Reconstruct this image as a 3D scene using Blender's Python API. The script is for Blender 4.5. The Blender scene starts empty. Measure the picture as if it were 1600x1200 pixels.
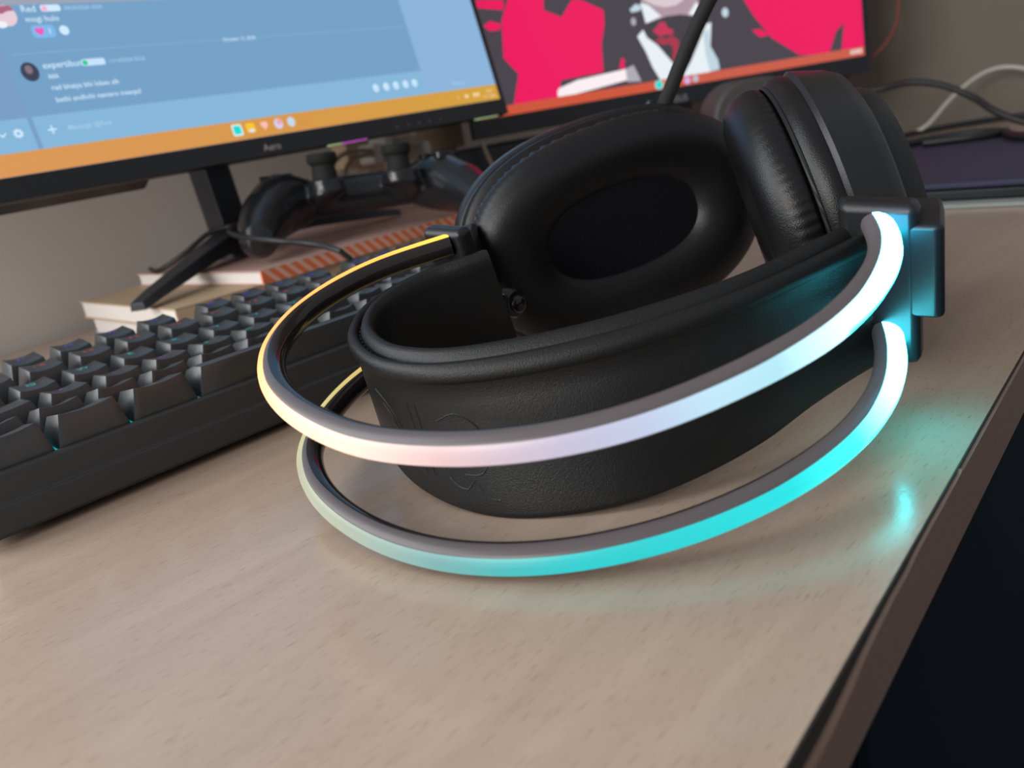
import bpy, bmesh, math, random
from mathutils import Vector, Matrix
random.seed(4)
MM = 0.001
C = bpy.context.scene.collection
sc = bpy.context.scene

# ------------------------------------------------------------------ camera, world, light, exposure
FPX = 1307.68
cd = bpy.data.cameras.new('camera'); cam = bpy.data.objects.new('camera', cd); C.objects.link(cam)
R_, D_, F_ = (0.68609, -0.70772, -0.16855), (-0.33216, -0.09859, -0.93806), (0.64727, 0.69958, -0.30272)
mw = Matrix(((R_[0], -D_[0], -F_[0], -40.8*MM), (R_[1], -D_[1], -F_[1], -278.62*MM), (R_[2], -D_[2], -F_[2], 95.8*MM), (0, 0, 0, 1)))
cam.matrix_world = mw
cd.sensor_fit = 'HORIZONTAL'; cd.sensor_width = 36; cd.lens = FPX/1600*36
cd.clip_start = 0.01; cd.clip_end = 50
cd.dof.use_dof = True; cd.dof.focus_distance = 0.245; cd.dof.aperture_fstop = 15.0
sc.camera = cam

w = bpy.data.worlds.new('world'); sc.world = w; w.use_nodes = True
bg = w.node_tree.nodes['Background']; bg.inputs[0].default_value = (0.60, 0.61, 0.64, 1); bg.inputs[1].default_value = 0.55

def area(name, loc, target, sx, sy, power, col):
    l = bpy.data.lights.new(name, 'AREA'); l.shape = 'RECTANGLE'; l.size = sx; l.size_y = sy; l.energy = power; l.color = col
    o = bpy.data.objects.new(name, l); C.objects.link(o); o.location = loc
    o.rotation_euler = (Vector(target)-Vector(loc)).to_track_quat('-Z', 'Y').to_euler(); return o
area('window_light', (-0.52, 0.262, 0.54), (-0.40, -0.92, 0.47), 0.9, 0.9, 10.5, (0.90, 0.96, 1.0))
area('side_window_light', (-2.20, -0.30, 0.85), (0.2, 0.0, 0.05), 1.2, 1.0, 42, (1.0, 0.97, 0.93))

vs = sc.view_settings
vs.view_transform = 'Standard'; vs.look = 'None'; vs.exposure = 0.0; vs.gamma = 1.0; vs.use_curve_mapping = False

# ------------------------------------------------------------------ materials
def mat(name, col, rough=0.5, spec=0.5, metal=0, coat=0, coat_rough=0.1, bump=0, bscale=300, emit=None, estr=1.0, trans=0):
    m = bpy.data.materials.new(name); m.use_nodes = True
    nt = m.node_tree; b = nt.nodes['Principled BSDF']
    b.inputs['Base Color'].default_value = (*col, 1); b.inputs['Roughness'].default_value = rough
    b.inputs['Specular IOR Level'].default_value = spec; b.inputs['Metallic'].default_value = metal
    b.inputs['Coat Weight'].default_value = coat; b.inputs['Coat Roughness'].default_value = coat_rough
    b.inputs['Transmission Weight'].default_value = trans
    if emit:
        b.inputs['Emission Color'].default_value = (*emit, 1); b.inputs['Emission Strength'].default_value = estr
    if bump:
        tc = nt.nodes.new('ShaderNodeTexCoord'); n = nt.nodes.new('ShaderNodeTexNoise'); n.inputs['Scale'].default_value = bscale
        n.inputs['Detail'].default_value = 4
        bp = nt.nodes.new('ShaderNodeBump'); bp.inputs['Strength'].default_value = bump; bp.inputs['Distance'].default_value = 0.0006
        nt.links.new(tc.outputs['Object'], n.inputs['Vector']); nt.links.new(n.outputs['Fac'], bp.inputs['Height']); nt.links.new(bp.outputs['Normal'], b.inputs['Normal'])
        r = nt.nodes.new('ShaderNodeMapRange'); r.inputs['To Min'].default_value = max(0, rough-.08); r.inputs['To Max'].default_value = min(1, rough+.08)
        nt.links.new(n.outputs['Fac'], r.inputs['Value']); nt.links.new(r.outputs['Result'], b.inputs['Roughness'])
    return m
def emat(name, col, s=1.0):
    m = mat(name, (0.01, 0.01, 0.012), 0.35, emit=col, estr=s); return m

def wood_mat():
    m = bpy.data.materials.new('beech_laminate'); m.use_nodes = True; nt = m.node_tree; b = nt.nodes['Principled BSDF']; L = nt.links.new
    tc = nt.nodes.new('ShaderNodeTexCoord')
    mp = nt.nodes.new('ShaderNodeMapping'); mp.inputs['Rotation'].default_value = (0, 0, math.radians(-5.6)); mp.inputs['Scale'].default_value = (9, 70, 30)
    L(tc.outputs['Object'], mp.inputs['Vector'])
    n1 = nt.nodes.new('ShaderNodeTexNoise'); n1.inputs['Scale'].default_value = 1.0; n1.inputs['Detail'].default_value = 6; n1.inputs['Distortion'].default_value = 1.2
    L(mp.outputs['Vector'], n1.inputs['Vector'])
    r1 = nt.nodes.new('ShaderNodeValToRGB'); r1.color_ramp.elements[0].position = .3; r1.color_ramp.elements[1].position = .72
    r1.color_ramp.elements[0].color = (0.435, 0.325, 0.25, 1); r1.color_ramp.elements[1].color = (0.495, 0.375, 0.292, 1)
    L(n1.outputs['Fac'], r1.inputs['Fac'])
    mp2 = nt.nodes.new('ShaderNodeMapping'); mp2.inputs['Rotation'].default_value = (0, 0, math.radians(-5.6)); mp2.inputs['Scale'].default_value = (190, 2300, 100)
    L(tc.outputs['Object'], mp2.inputs['Vector'])
    n2 = nt.nodes.new('ShaderNodeTexNoise'); n2.inputs['Scale'].default_value = 1.0; n2.inputs['Detail'].default_value = 2
    L(mp2.outputs['Vector'], n2.inputs['Vector'])
    r2 = nt.nodes.new('ShaderNodeValToRGB'); r2.color_ramp.elements[0].position = .26; r2.color_ramp.elements[1].position = .40
    r2.color_ramp.elements[0].color = (0.64, 0.58, 0.54, 1); r2.color_ramp.elements[1].color = (1, 1, 1, 1)
    L(n2.outputs['Fac'], r2.inputs['Fac'])
    mx = nt.nodes.new('ShaderNodeMix'); mx.data_type = 'RGBA'; mx.blend_type = 'MULTIPLY'; mx.inputs['Factor'].default_value = 1
    L(r1.outputs['Color'], mx.inputs[6]); L(r2.outputs['Color'], mx.inputs[7]); L(mx.outputs[2], b.inputs['Base Color'])
    n3 = nt.nodes.new('ShaderNodeTexNoise'); n3.inputs['Scale'].default_value = 900; L(tc.outputs['Object'], n3.inputs['Vector'])
    bp = nt.nodes.new('ShaderNodeBump'); bp.inputs['Strength'].default_value = .12; bp.inputs['Distance'].default_value = .0003
    L(n3.outputs['Fac'], bp.inputs['Height']); L(bp.outputs['Normal'], b.inputs['Normal'])
    b.inputs['Roughness'].default_value = .21; b.inputs['Specular IOR Level'].default_value = .6
    return m
M = {}
M['wood'] = wood_mat()
M['edge'] = mat('edge_banding_brown', (0.25, 0.165, 0.13), .45, bump=.15, bscale=400)
M['core'] = mat('exposed_edge_core', (0.022, 0.017, 0.015), .8, bump=.5, bscale=1500)
M['wall'] = mat('painted_wall', (0.78, 0.72, 0.67), .85, .2, bump=.15, bscale=60)
M['wall_shaded'] = mat('shaded_painted_wall', (0.19, 0.165, 0.14), .85, .2, bump=.15, bscale=60)  # same wall paint; the dimmer light there is put into a browner colour
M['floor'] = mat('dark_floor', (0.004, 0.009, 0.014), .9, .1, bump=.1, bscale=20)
M['leather'] = mat('black_leatherette', (0.005, 0.005, 0.006), .36, .42, bump=.22, bscale=2200)
M['leather_strap'] = mat('matte_black_leatherette', (0.007, 0.0073, 0.008), .42, .40, bump=.3, bscale=2600)
M['plastic'] = mat('black_plastic', (0.010, 0.0105, 0.013), .36, .5, bump=.1, bscale=3000)
M['plastic_gloss'] = mat('glossy_black_plastic', (0.012, 0.012, 0.014), .16, .5)
M['cloth'] = mat('black_speaker_cloth', (0.006, 0.006, 0.008), .95, .1, bump=.6, bscale=1800)
M['piping'] = mat('dark_grey_piping', (0.008, 0.008, 0.01), .5, .4)
M['stitch'] = mat('charcoal_thread', (0.018, 0.018, 0.02), .7)
M['tube'] = mat('smoky_dark_tube', (0.018, 0.014, 0.014), .14, .5)
M['frost'] = mat('frosted_grey_tube', (0.115, 0.10, 0.105), .38, .45)
M['key'] = mat('keycap_dark_grey', (0.026, 0.030, 0.034), .35, .85, bump=.08, bscale=4000)
M['kcase'] = mat('keyboard_case', (0.034, 0.037, 0.041), .5, .5, bump=.06, bscale=2500)
M['backlight'] = emat('teal_backlight', (0.0, 0.42, 0.42), .9)
M['rubber'] = mat('black_rubber', (0.01, 0.01, 0.01), .8)
M['mon'] = mat('monitor_black', (0.010, 0.011, 0.016), .38, .5)
M['metal'] = mat('dark_grey_metal', (0.035, 0.04, 0.05), .4, .5, metal=.3)
M['cable'] = mat('black_cable', (0.012, 0.012, 0.014), .45)
M['wcable'] = mat('white_cable', (0.52, 0.50, 0.46), .5)
M['rcable'] = mat('red_brown_cable', (0.20, 0.055, 0.04), .5)
M['bcable'] = mat('beige_cable', (0.36, 0.30, 0.23), .6)
M['page'] = mat('paper_pages', (0.80, 0.76, 0.72), .8, bump=.4, bscale=300)
M['pink'] = mat('pink_cover', (0.60, 0.38, 0.33), .45)
M['tan'] = mat('tan_cover', (0.55, 0.40, 0.26), .6)
M['blue'] = mat('lilac_cover', (0.45, 0.45, 0.68), .6)
M['orange'] = mat('orange_spine', (0.85, 0.20, 0.065), .45)
M['pale'] = mat('pale_stripe', (0.85, 0.50, 0.38), .5)
M['pad'] = mat('controller_black', (0.014, 0.015, 0.018), .24, .5)
M['pad_gloss'] = mat('controller_gloss', (0.012, 0.012, 0.014), .12, .5)
M['laptop'] = mat('navy_laptop', (0.035, 0.036, 0.075), .55, .4, bump=.1, bscale=900)
M['folder'] = mat('pale_folder', (0.33, 0.36, 0.33), .6)
M['greybox'] = mat('dark_grey_plastic', (0.055, 0.048, 0.048), .6)

# ------------------------------------------------------------------ helpers (millimetres in, metres out)
ORG = {}
def empty(name, loc, label=None, cat=None, group=None, kind=None):
    o = bpy.data.objects.new(name, None); C.objects.link(o); o.location = Vector(loc)*MM; o.empty_display_size = .01
    ORG[o.name] = Vector(loc); tag(o, label, cat, group, kind); return o
def tag(o, label=None, cat=None, group=None, kind=None):
    if label: o['label'] = label
    if cat: o['category'] = cat
    if group: o['group'] = group
    if kind: o['kind'] = kind
    return o
def root_org(o):
    while o.parent: o = o.parent
    return ORG.get(o.name, Vector((0, 0, 0)))
def mesh(name, V, F, m, parent=None, smooth=False, bevel=0, seg=2, at=None, sharp=40, mats=None, fm=None):
    """V in world mm; origin at the parent's base (or at `at` for a top-level mesh)."""
    org = root_org(parent) if parent else Vector(at or (0, 0, 0))
    me = bpy.data.meshes.new(name)
    me.from_pydata([tuple((Vector(v)-org)*MM) for v in V], [], [tuple(f) for f in F])
    bm = bmesh.new(); bm.from_mesh(me); bmesh.ops.recalc_face_normals(bm, faces=bm.faces); bm.to_mesh(me); bm.free()
    for x in (mats or [m]): me.materials.append(x)
    if fm:
        for p, i in zip(me.polygons, fm): p.material_index = i
    if smooth:
        for p in me.polygons: p.use_smooth = True
        me.set_sharp_from_angle(angle=math.radians(sharp))
    o = bpy.data.objects.new(name, me); C.objects.link(o)
    if parent: o.parent = parent
    else: o.location = org*MM; ORG[o.name] = org
    if bevel:
        b = o.modifiers.new('bevel', 'BEVEL'); b.width = bevel*MM; b.segments = seg; b.limit_method = 'ANGLE'; b.angle_limit = math.radians(30)
        for p in me.polygons: p.use_smooth = True
        me.set_sharp_from_angle(angle=math.radians(60))
        o.modifiers.new('wn', 'WEIGHTED_NORMAL').keep_sharp = True
    return o
BF = [(0, 1, 3, 2), (4, 6, 7, 5), (0, 4, 5, 1), (2, 3, 7, 6), (0, 2, 6, 4), (1, 5, 7, 3)]
def boxv(o, x, y, z, a, b, c):
    o, x, y, z = Vector(o), Vector(x), Vector(y), Vector(z)
    return [o+x*i+y*j+z*k for i in a for j in b for k in c]
def obox(name, o, x, y, z, a, b, c, m, parent=None, bevel=0, seg=2, at=None):
    return mesh(name, boxv(o, x, y, z, a, b, c), BF, m, parent, bevel=bevel, seg=seg, at=at)
X3, Y3, Z3 = Vector((1, 0, 0)), Vector((0, 1, 0)), Vector((0, 0, 1))
def box(name, a, b, c, m, parent=None, bevel=0, at=None):
    return obox(name, (0, 0, 0), X3, Y3, Z3, a, b, c, m, parent, bevel, at=at)
def prism(name, pts, x, y, z, o, t0, t1, m, parent=None, bevel=0, smooth=False, at=None):
    """polygon pts in the (x, y) plane at o, extruded along z from t0 to t1"""
    o, x, y, z = Vector(o), Vector(x), Vector(y), Vector(z); n = len(pts)
    V = [o+x*p[0]+y*p[1]+z*t0 for p in pts]+[o+x*p[0]+y*p[1]+z*t1 for p in pts]
    F = [tuple(range(n))[::-1], tuple(range(n, 2*n))]+[(i, (i+1) % n, n+(i+1) % n, n+i) for i in range(n)]
    return mesh(name, V, F, m, parent, bevel=bevel, smooth=smooth, at=at)
def catmull(P, n, closed=False):
    P = [Vector(p) for p in P]; Q = []
    d = [0]
    for i in range(1, len(P)): d.append(d[-1]+(P[i]-P[i-1]).length)
    T = [(P[min(i+1, len(P)-1)]-P[max(i-1, 0)])/max(1e-6, d[min(i+1, len(P)-1)]-d[max(i-1, 0)]) for i in range(len(P))]
    for k in range(n):
        s = d[-1]*k/(n-1); i = 0
        while i < len(P)-2 and d[i+1] < s: i += 1
        h = d[i+1]-d[i]; u = (s-d[i])/h
        Q.append((2*u**3-3*u*u+1)*P[i]+(u**3-2*u*u+u)*h*T[i]+(-2*u**3+3*u*u)*P[i+1]+(u**3-u*u)*h*T[i+1])
    return Q
def smooth_pts(Q, it):
    for _ in range(it):
        Q = [Q[0]]+[(Q[i-1]+2*Q[i]+Q[i+1])/4 for i in range(1, len(Q)-1)]+[Q[-1]]
    return Q
def tubev(P, r, seg=10, caps=True):
    P = [Vector(p) for p in P]; V, F = [], []; up = Vector((0.13, 0.21, 0.97)); n = len(P)
    rr = r if hasattr(r, '__len__') else [r]*n
    for i in range(n):
        t = (P[min(i+1, n-1)]-P[max(i-1, 0)]).normalized(); a = t.cross(up)
        if a.length < .05: a = t.cross(Vector((1, 0, 0)))
        a.normalize(); b = t.cross(a); 
        V += [P[i]+(a*math.cos(2*math.pi*k/seg)+b*math.sin(2*math.pi*k/seg))*rr[i] for k in range(seg)]
    for i in range(n-1):
        F += [(i*seg+k, i*seg+(k+1) % seg, (i+1)*seg+(k+1) % seg, (i+1)*seg+k) for k in range(seg)]
    if caps: F += [tuple(range(seg))[::-1], tuple(range((n-1)*seg, n*seg))]
    return V, F
def tube(name, P, r, m, parent=None, n=40, seg=10, at=None):
    V, F = tubev(catmull(P, n), r, seg); return mesh(name, V, F, m, parent, smooth=True, at=at)
def lathe(name, o, ax, prof, m, parent=None, seg=32, at=None, sharp=40):
    """prof: list of (height along ax, radius)"""
    o, ax = Vector(o), Vector(ax).normalized(); a = ax.cross(Vector((.3, .9, .1))).normalized(); b = ax.cross(a)
    V, F = [], []
    for h, r in prof: V += [o+ax*h+(a*math.cos(2*math.pi*k/seg)+b*math.sin(2*math.pi*k/seg))*r for k in range(seg)]
    for i in range(len(prof)-1): F += [(i*seg+k, i*seg+(k+1) % seg, (i+1)*seg+(k+1) % seg, (i+1)*seg+k) for k in range(seg)]
    F += [tuple(range(seg))[::-1], tuple(range((len(prof)-1)*seg, len(prof)*seg))]
    return mesh(name, V, F, m, parent, smooth=True, at=at, sharp=sharp)
def as_mesh(name, cu):
    tmp = bpy.data.objects.new('tmp', cu); me = bpy.data.meshes.new_from_object(tmp); me.name = name
    bpy.data.objects.remove(tmp); return bpy.data.objects.new(name, me)
def text(name, s, size, m, parent, o, x, y, align='LEFT', shear=0, ext=.0):
    """flat lettering; o = baseline start in world mm; x, y = writing directions"""
    cu = bpy.data.curves.new(name, 'FONT'); cu.body = s; cu.size = size*MM; cu.align_x = align; cu.extrude = ext*MM; cu.resolution_u = 3; cu.offset = size*MM*.007
    cu.materials.append(m); t = as_mesh(name, cu); C.objects.link(t); t.parent = parent
    x = Vector(x).normalized(); y = Vector(y).normalized(); z = x.cross(y); p = (Vector(o)-root_org(parent))*MM
    t.matrix_local = Matrix(((x.x, y.x, z.x, p.x), (x.y, y.y, z.y, p.y), (x.z, y.z, z.z, p.z), (0, 0, 0, 1)))
    return t

# ------------------------------------------------------------------ room shell
T = Vector((.9953, .0969, 0)); S = Vector((-.0969, .9953, 0)); F0 = Vector((46.5, -227.0, 0))   # desk front edge
def room(name, a, b, c, m): return tag(obox(name, F0, T, S, Z3, a, b, c, m), kind='structure')
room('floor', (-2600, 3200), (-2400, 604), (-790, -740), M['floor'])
room('wall_back', (-2600, 1110), (600, 680), (-740, 1700), M['wall'])
room('wall_right', (1010, 1090), (-30, 600), (-740, 1700), M['wall_shaded'])

# ------------------------------------------------------------------ desk
desk = empty('desk', (200, 0, -740), 'long beech-laminate desk with worn brown edge banding carrying everything', 'desk')
obox('desktop', F0, T, S, Z3, (-620, 1004), (0, 588), (-18, 0), M['wood'], desk)
# front edge: dark core showing above a chipped brown band
obox('edge_core', F0, T, S, Z3, (-620, 1004), (-.5, .05), (-17.9, -.02), M['core'], desk)
prof = []
xs = [-620, -60, -20, -8, 0, 8, 14, 20, 26, 32, 40, 50, 60, 68, 80, 95, 104, 106, 107.5, 112, 130, 160, 200, 300, 600, 1004]
lows = [-.4, -.4, -.5, -2.2, -4.2, -4.6, -4.4, -4.0, -3.4, -2.6, -2.0, -1.5, -1.6, -1.0, -.8, -.75, -.7, -.2, -.8, -.75, -.6, -.55, -.5, -.4, -.4, -.4]
V, F = [], []
for x, l in zip(xs, lows):
    bulge = -1.25-(.45*max(0, -l-1)/3)
    for s_, z_ in ((-.5, l), (bulge, l-.15), (-1.25, -18.2), (-.5, -18.2)): V.append(F0+T*x+S*s_+Z3*z_)
for i in range(len(xs)-1):
    for k in range(4): F.append((i*4+k, i*4+(k+1) % 4, i*4+4+(k+1) % 4, i*4+4+k))
F += [(0, 1, 2, 3), tuple(len(V)-4+k for k in (3, 2, 1, 0))]
mesh('edge_band', V, F, M['edge'], desk, smooth=True, sharp=30)
for a in ((-600, -582), (980, 998)): obox('side_panel', F0, T, S, Z3, a, (40, 560), (-740, -18), M['wood'], desk)
obox('modesty_panel', F0, T, S, Z3, (-582, 980), (520, 536), (-500, -18), M['wood'], desk)

cab = empty('added_dark_cabinet', (500, 0, -740), 'made-up dark navy cabinet added to keep the space under the desk dark', 'cabinet')  # invented cabinet, added so the space below the desktop stays dark
M['navy'] = mat('shade_fill_navy', (0.004, 0.010, 0.017), .8, .15)
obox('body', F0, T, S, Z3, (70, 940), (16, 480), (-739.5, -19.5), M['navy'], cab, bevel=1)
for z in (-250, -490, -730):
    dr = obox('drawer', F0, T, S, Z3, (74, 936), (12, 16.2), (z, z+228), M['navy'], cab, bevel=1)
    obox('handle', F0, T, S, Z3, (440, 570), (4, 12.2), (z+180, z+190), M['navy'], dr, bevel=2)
# ------------------------------------------------------------------ headset
n_ = Vector((-.2037, -.0754, .9761)).normalized(); e1 = Vector((.979, -.0157, .2031)); e1 = (e1-n_*n_.dot(e1)).normalized(); e2 = n_.cross(e1)
def E(a, b, k): return e1*a+e2*b+n_*k
hs = empty('headset', (120, -130, 0), 'black gaming headset lying on the desk with two glowing light hoops', 'headset')
UP = [(180.2, -188.4), (166.3, -196.2), (147.2, -199.9), (128, -199.1), (112.1, -194.2), (98.4, -187.8), (86.9, -180.5), (77.7, -171.8), (70, -161.5), (63.9, -148.9), (59.3, -133.3), (58.2, -120.8), (59.4, -103.8), (62.7, -88.4), (67.3, -76.5), (72.7, -67.1), (80.8, -57.4), (96, -47.6), (115.5, -44.0), (131.9, -48.0), (150.4, -60.8)]
UC = [(1.8, 13, 21), (1.8, 11, 17), (1.5, 4.5, 6), (.95, 1.5, 1.7), (.46, .82, .92), (.53, .80, .95), (.54, .60, .80), (.55, .53, .70), (.66, .53, .62), (.85, .58, .58), (1.2, .82, .70), (1.6, 1.0, .75), (2.0, 1.08, .68), (2.3, 1.05, .55), (2.4, .95, .36), (2.4, .80, .22), (2.3, .66, .15), (2.2, .62, .12), (2.2, .68, .11), (2.1, .75, .09), (2.0, .95, .07)]
LO = [(180.2, -189.7), (167.4, -195.9), (150.4, -200.1), (131.1, -199.9), (111.4, -194.2), (94.7, -185.2), (83.6, -176.2), (74.3, -166), (66.6, -153.9), (60.7, -139.2), (58, -123.8), (57.9, -108.7), (60.7, -90.9), (66.3, -76.1), (73.2, -65.3), (85.3, -55.8), (98.6, -49.6), (110, -47), (125, -47), (138, -51.5), (150.4, -60.8)]
LC = [(1.6, 18, 23), (1.6, 14, 17), (1.1, 6, 6.4), (.06, 1.3, 1.25), (0, .78, .80), (0, .68, .70), (0, .62, .64), (.0, .60, .62), (.03, .5, .5), (.16, .42, .42), (.3, .46, .4), (.42, .48, .38), (.52, .55, .40), (.52, .52, .36), (.62, .6, .32), (.66, .58, .24), (.66, .52, .16), (.7, .5, .12), (.7, .5, .1), (.7, .5, .1), (.7, .5, .1)]
def led_mat(nm):
    m = bpy.data.materials.new(nm); m.use_nodes = True; nt = m.node_tree; b = nt.nodes['Principled BSDF']
    a = nt.nodes.new('ShaderNodeAttribute'); a.attribute_name = 'glow'
    b.inputs['Base Color'].default_value = (.03, .03, .03, 1); b.inputs['Roughness'].default_value = .4
    nt.links.new(a.outputs['Color'], b.inputs['Emission Color']); b.inputs['Emission Strength'].default_value = 1
    return m
M['led'] = led_mat('led_diffuser')
def hoop(P2, cols, k0, r=3.75, n=150):
    P = smooth_pts(catmull([(p[0], p[1], 0) for p in P2], n), 14); cc = smooth_pts(catmull([Vector(c) for c in cols], n), 2)
    # colours are given per control point: resample on the same arc length
    d = [0]
    for i in range(1, len(P2)): d.append(d[-1]+math.dist(P2[i], P2[i-1]))
    cc = []
    for i in range(n):
        s = d[-1]*i/(n-1); j = 0
        while j < len(d)-2 and d[j+1] < s: j += 1
        u = (s-d[j])/(d[j+1]-d[j]); cc.append(Vector(cols[j])*(1-u)+Vector(cols[j+1])*u)
    nor = []
    for i in range(n):
        t = (P[min(i+1, n-1)]-P[max(i-1, 0)]).normalized(); nor.append(Vector((t.y, -t.x, 0)))
    cen = Vector((130, -122, 0))
    if nor[n//2].dot(P[n//2]-cen) < 0: nor = [-q for q in nor]
    def lerp_tab(tab, u):
        for (u0, v0), (u1, v1) in zip(tab, tab[1:]):
            if u <= u1: return v0+(v1-v0)*max(0, u-u0)/(u1-u0)
        return tab[-1][1]
    hi = [math.radians(lerp_tab([(0, 108), (.06, 95), (.14, 62), (.24, 46), (.38, 42), (.52, 46), (.66, 60), (.78, 94), (.88, 112), (1, 118)], i/(n-1))) for i in range(n)]
    lo = [math.radians(lerp_tab([(0, -75), (.12, -50), (.25, -32), (1, -30)], i/(n-1))) for i in range(n)]
    def swp(fr, rad):
        V, F = [], []; m_ = len(fr)
        for i in range(n):
            for f_ in fr:
                if isinstance(f_, tuple):
                    u = i/(n-1); b1 = math.radians(lerp_tab([(0, 80), (.2, 62), (.5, 58), (.62, 46), (.7, 22), (.78, 2), (1, 2)], u)); b2 = b1*.4; k = f_[1]
                    a = hi[i]+b1*k/5 if k <= 5 else hi[i]+b1+(2*math.pi-hi[i]+lo[i]-b1-b2)*(k-5)/14 if k <= 19 else 2*math.pi+lo[i]-b2*(22-k)/3
                else: a = lo[i]+(hi[i]-lo[i])*f_
                q = P[i]+nor[i]*(math.cos(a)*rad); V.append(E(q.x, q.y, k0+math.sin(a)*rad))
        return V, m_
    # housing: everything but the lit window, closed behind it
    angs = [('h', k) for k in range(23)]
    V, m_ = swp(angs, r); F = []
    for i in range(n-1): F += [(i*m_+k, i*m_+(k+1) % m_, (i+1)*m_+(k+1) % m_, (i+1)*m_+k) for k in range(m_)]
    F += [tuple(range(m_)), tuple(range((n-1)*m_, n*m_))[::-1]]
    fm = []
    for i in range(n-1):
        fm += [1 if (k < 5 or 19 <= k < 22) else 0 for k in range(m_)]
    fm += [0, 0]
    h = mesh('light_hoop', V, F, None, hs, smooth=True, sharp=50, mats=[M['tube'], M['frost']], fm=fm)
    angs = [i/8 for i in range(9)]
    V, m_ = swp(angs, r+.12); V2, _ = swp([.97, .03], r*.86); 
    W = []
    for i in range(n): W += V[i*m_:(i+1)*m_]+V2[i*2:i*2+2]
    m2 = m_+2; F = []
    for i in range(n-1): F += [(i*m2+k, i*m2+(k+1) % m2, (i+1)*m2+(k+1) % m2, (i+1)*m2+k) for k in range(m2)]
    F += [tuple(range(m2)), tuple(range((n-1)*m2, n*m2))[::-1]]
    s = mesh('light_strip', W, F, M['led'], h, smooth=True, sharp=60)
    ca = s.data.color_attributes.new('glow', 'FLOAT_COLOR', 'POINT')
    for i in range(n):
        for k in range(m2):
            f_ = k/8 if k < 9 else .5
            edge = max(0.0, 1-f_/.42) if cc[i][1] > 2 else 0      # the lower rim of the bright ends stays pure turquoise
            ca.data[i*m2+k].color = (cc[i][0]*(1-.93*min(1, edge*2)), cc[i][1]*(1+.7*edge), cc[i][2]*(1+.5*edge), 1)
    return h, s
h, s_ = hoop(UP, UC, 33.5); h['label'] = 'upper hoop glowing white, lilac and orange'
h, s_ = hoop(LO, LC, 3.1); h['label'] = 'lower hoop glowing turquoise and pale green'

# leather head strap: outer surface lofted between its lower and upper edge
SBt = [(184, -190), (172, -185.5), (153.2, -180.2), (136.9, -176.9), (118.3, -169.5), (103.6, -160.4), (92.8, -148.7), (85.8, -137.5), (82.3, -127.1), (81.2, -113.6), (83.2, -98), (87.6, -84.4), (94.5, -71), (105, -62), (118, -58.5), (132, -60), (146, -66), (156, -72)]
STt = [(184, -188), (173.8, -183.8), (158, -177.5), (144.1, -170.9), (122.6, -153.9+-1.5), (111.5, -144.8), (102, -133.4), (93.6, -120.3), (89.4, -109.7), (87.9, -94.9), (90.9, -82.3), (96.2, -71.8), (99.9, -68), (106.3, -62.7), (113.6, -59.7), (126, -59.3), (139.8, -63.7), (144.3, -67.7), (153, -73)]
NS = 160
B2 = smooth_pts(catmull([(p[0], p[1], 0) for p in SBt], NS), 12); T2 = smooth_pts(catmull([(p[0], p[1], 0) for p in STt], NS), 12)
def strap_nor(P, i):
    t = (P[min(i+1, NS-1)]-P[max(i-1, 0)]).normalized(); return Vector((t.y, -t.x, 0))
sg = 1 if strap_nor(T2, NS//2).dot(T2[NS//2]-Vector((130, -122, 0))) > 0 else -1
KB, KT = -7.0, 31.0
def strap_pt(i, o, f):
    p = B2[i].lerp(T2[i], f); nn = strap_nor(T2, i)*sg; q = p+nn*o; return E(q.x, q.y, KB+(KT-KB)*f)
# (outward offset, height fraction)
SP = [(-.6, .0), (-.1, .012), (0, .04), (0, .25), (0, .5), (0, .75), (0, .87), (.5, .885), (1.15, .91), (1.4, .945), (1.1, .98), (.2, 1.005), (-1.0, 1.008), (-1.9, .985), (-2.35, .945), (-2.6, .945), (-2.9, .985), (-3.7, 1.03), (-5, 1.05), (-6.3, 1.035), (-7.3, .98), (-7.5, .9), (-7.5, .5), (-7.5, .08), (-7.2, .015), (-6.5, 0)]
V, F = [], []; m_ = len(SP)
for i in range(NS): V += [strap_pt(i, o, f) for o, f in SP]
for i in range(NS-1): F += [(i*m_+k, i*m_+(k+1) % m_, (i+1)*m_+(k+1) % m_, (i+1)*m_+k) for k in range(m_)]
F += [tuple(range(m_)), tuple(range((NS-1)*m_, NS*m_))[::-1]]
strap = mesh('head_strap', V, F, M['leather_strap'], hs, smooth=True, sharp=70)
V, F = [], []
for i in range(4, NS-4):
    if i % 2: continue
    a, b = strap_pt(i, -2.45, .958), strap_pt(i+1, -2.45, .958)
    v, f = tubev([a, a.lerp(b, .5)+n_*.35, b], .28, 5); F += [tuple(x+len(V) for x in q) for q in f]; V += v
mesh('stitching', V, F, M['stitch'], strap, smooth=True)
# blind-embossed lettering on the outside of the strap
V, F = [], []
def ridge(pts, r=.26):
    global V, F
    P = []
    for i_, f_ in catmull([(p[0], p[1], 0) for p in pts], 14) and [(q.x, q.y) for q in catmull([(p[0], p[1], 0) for p in pts], 14)]:
        i0 = int(i_); u = i_-i0; P.append(strap_pt(i0, -.06, f_).lerp(strap_pt(i0+1, -.06, f_), u))
    v, f = tubev(P, r, 6); F += [tuple(x+len(V) for x in q) for q in f]; V += v
ridge([(103, .72), (99.5, .66), (96, .5), (95, .35), (95.5, .2)]); ridge([(101, .64), (98.5, .55), (97, .4), (97.5, .28)])
ridge([(92.5, .72), (92, .5), (91.5, .2)]); ridge([(90.5, .72), (90, .5), (89.5, .2)])
ridge([(87, .3), (85, .2), (82, .17), (80, .24), (78.5, .14), (76, .12)]); ridge([(86, .62), (82, .68), (78, .6), (76, .45), (78, .3), (82, .27)])
mesh('embossed_lettering', V, F, M['leather_strap'], strap, smooth=True)

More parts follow.
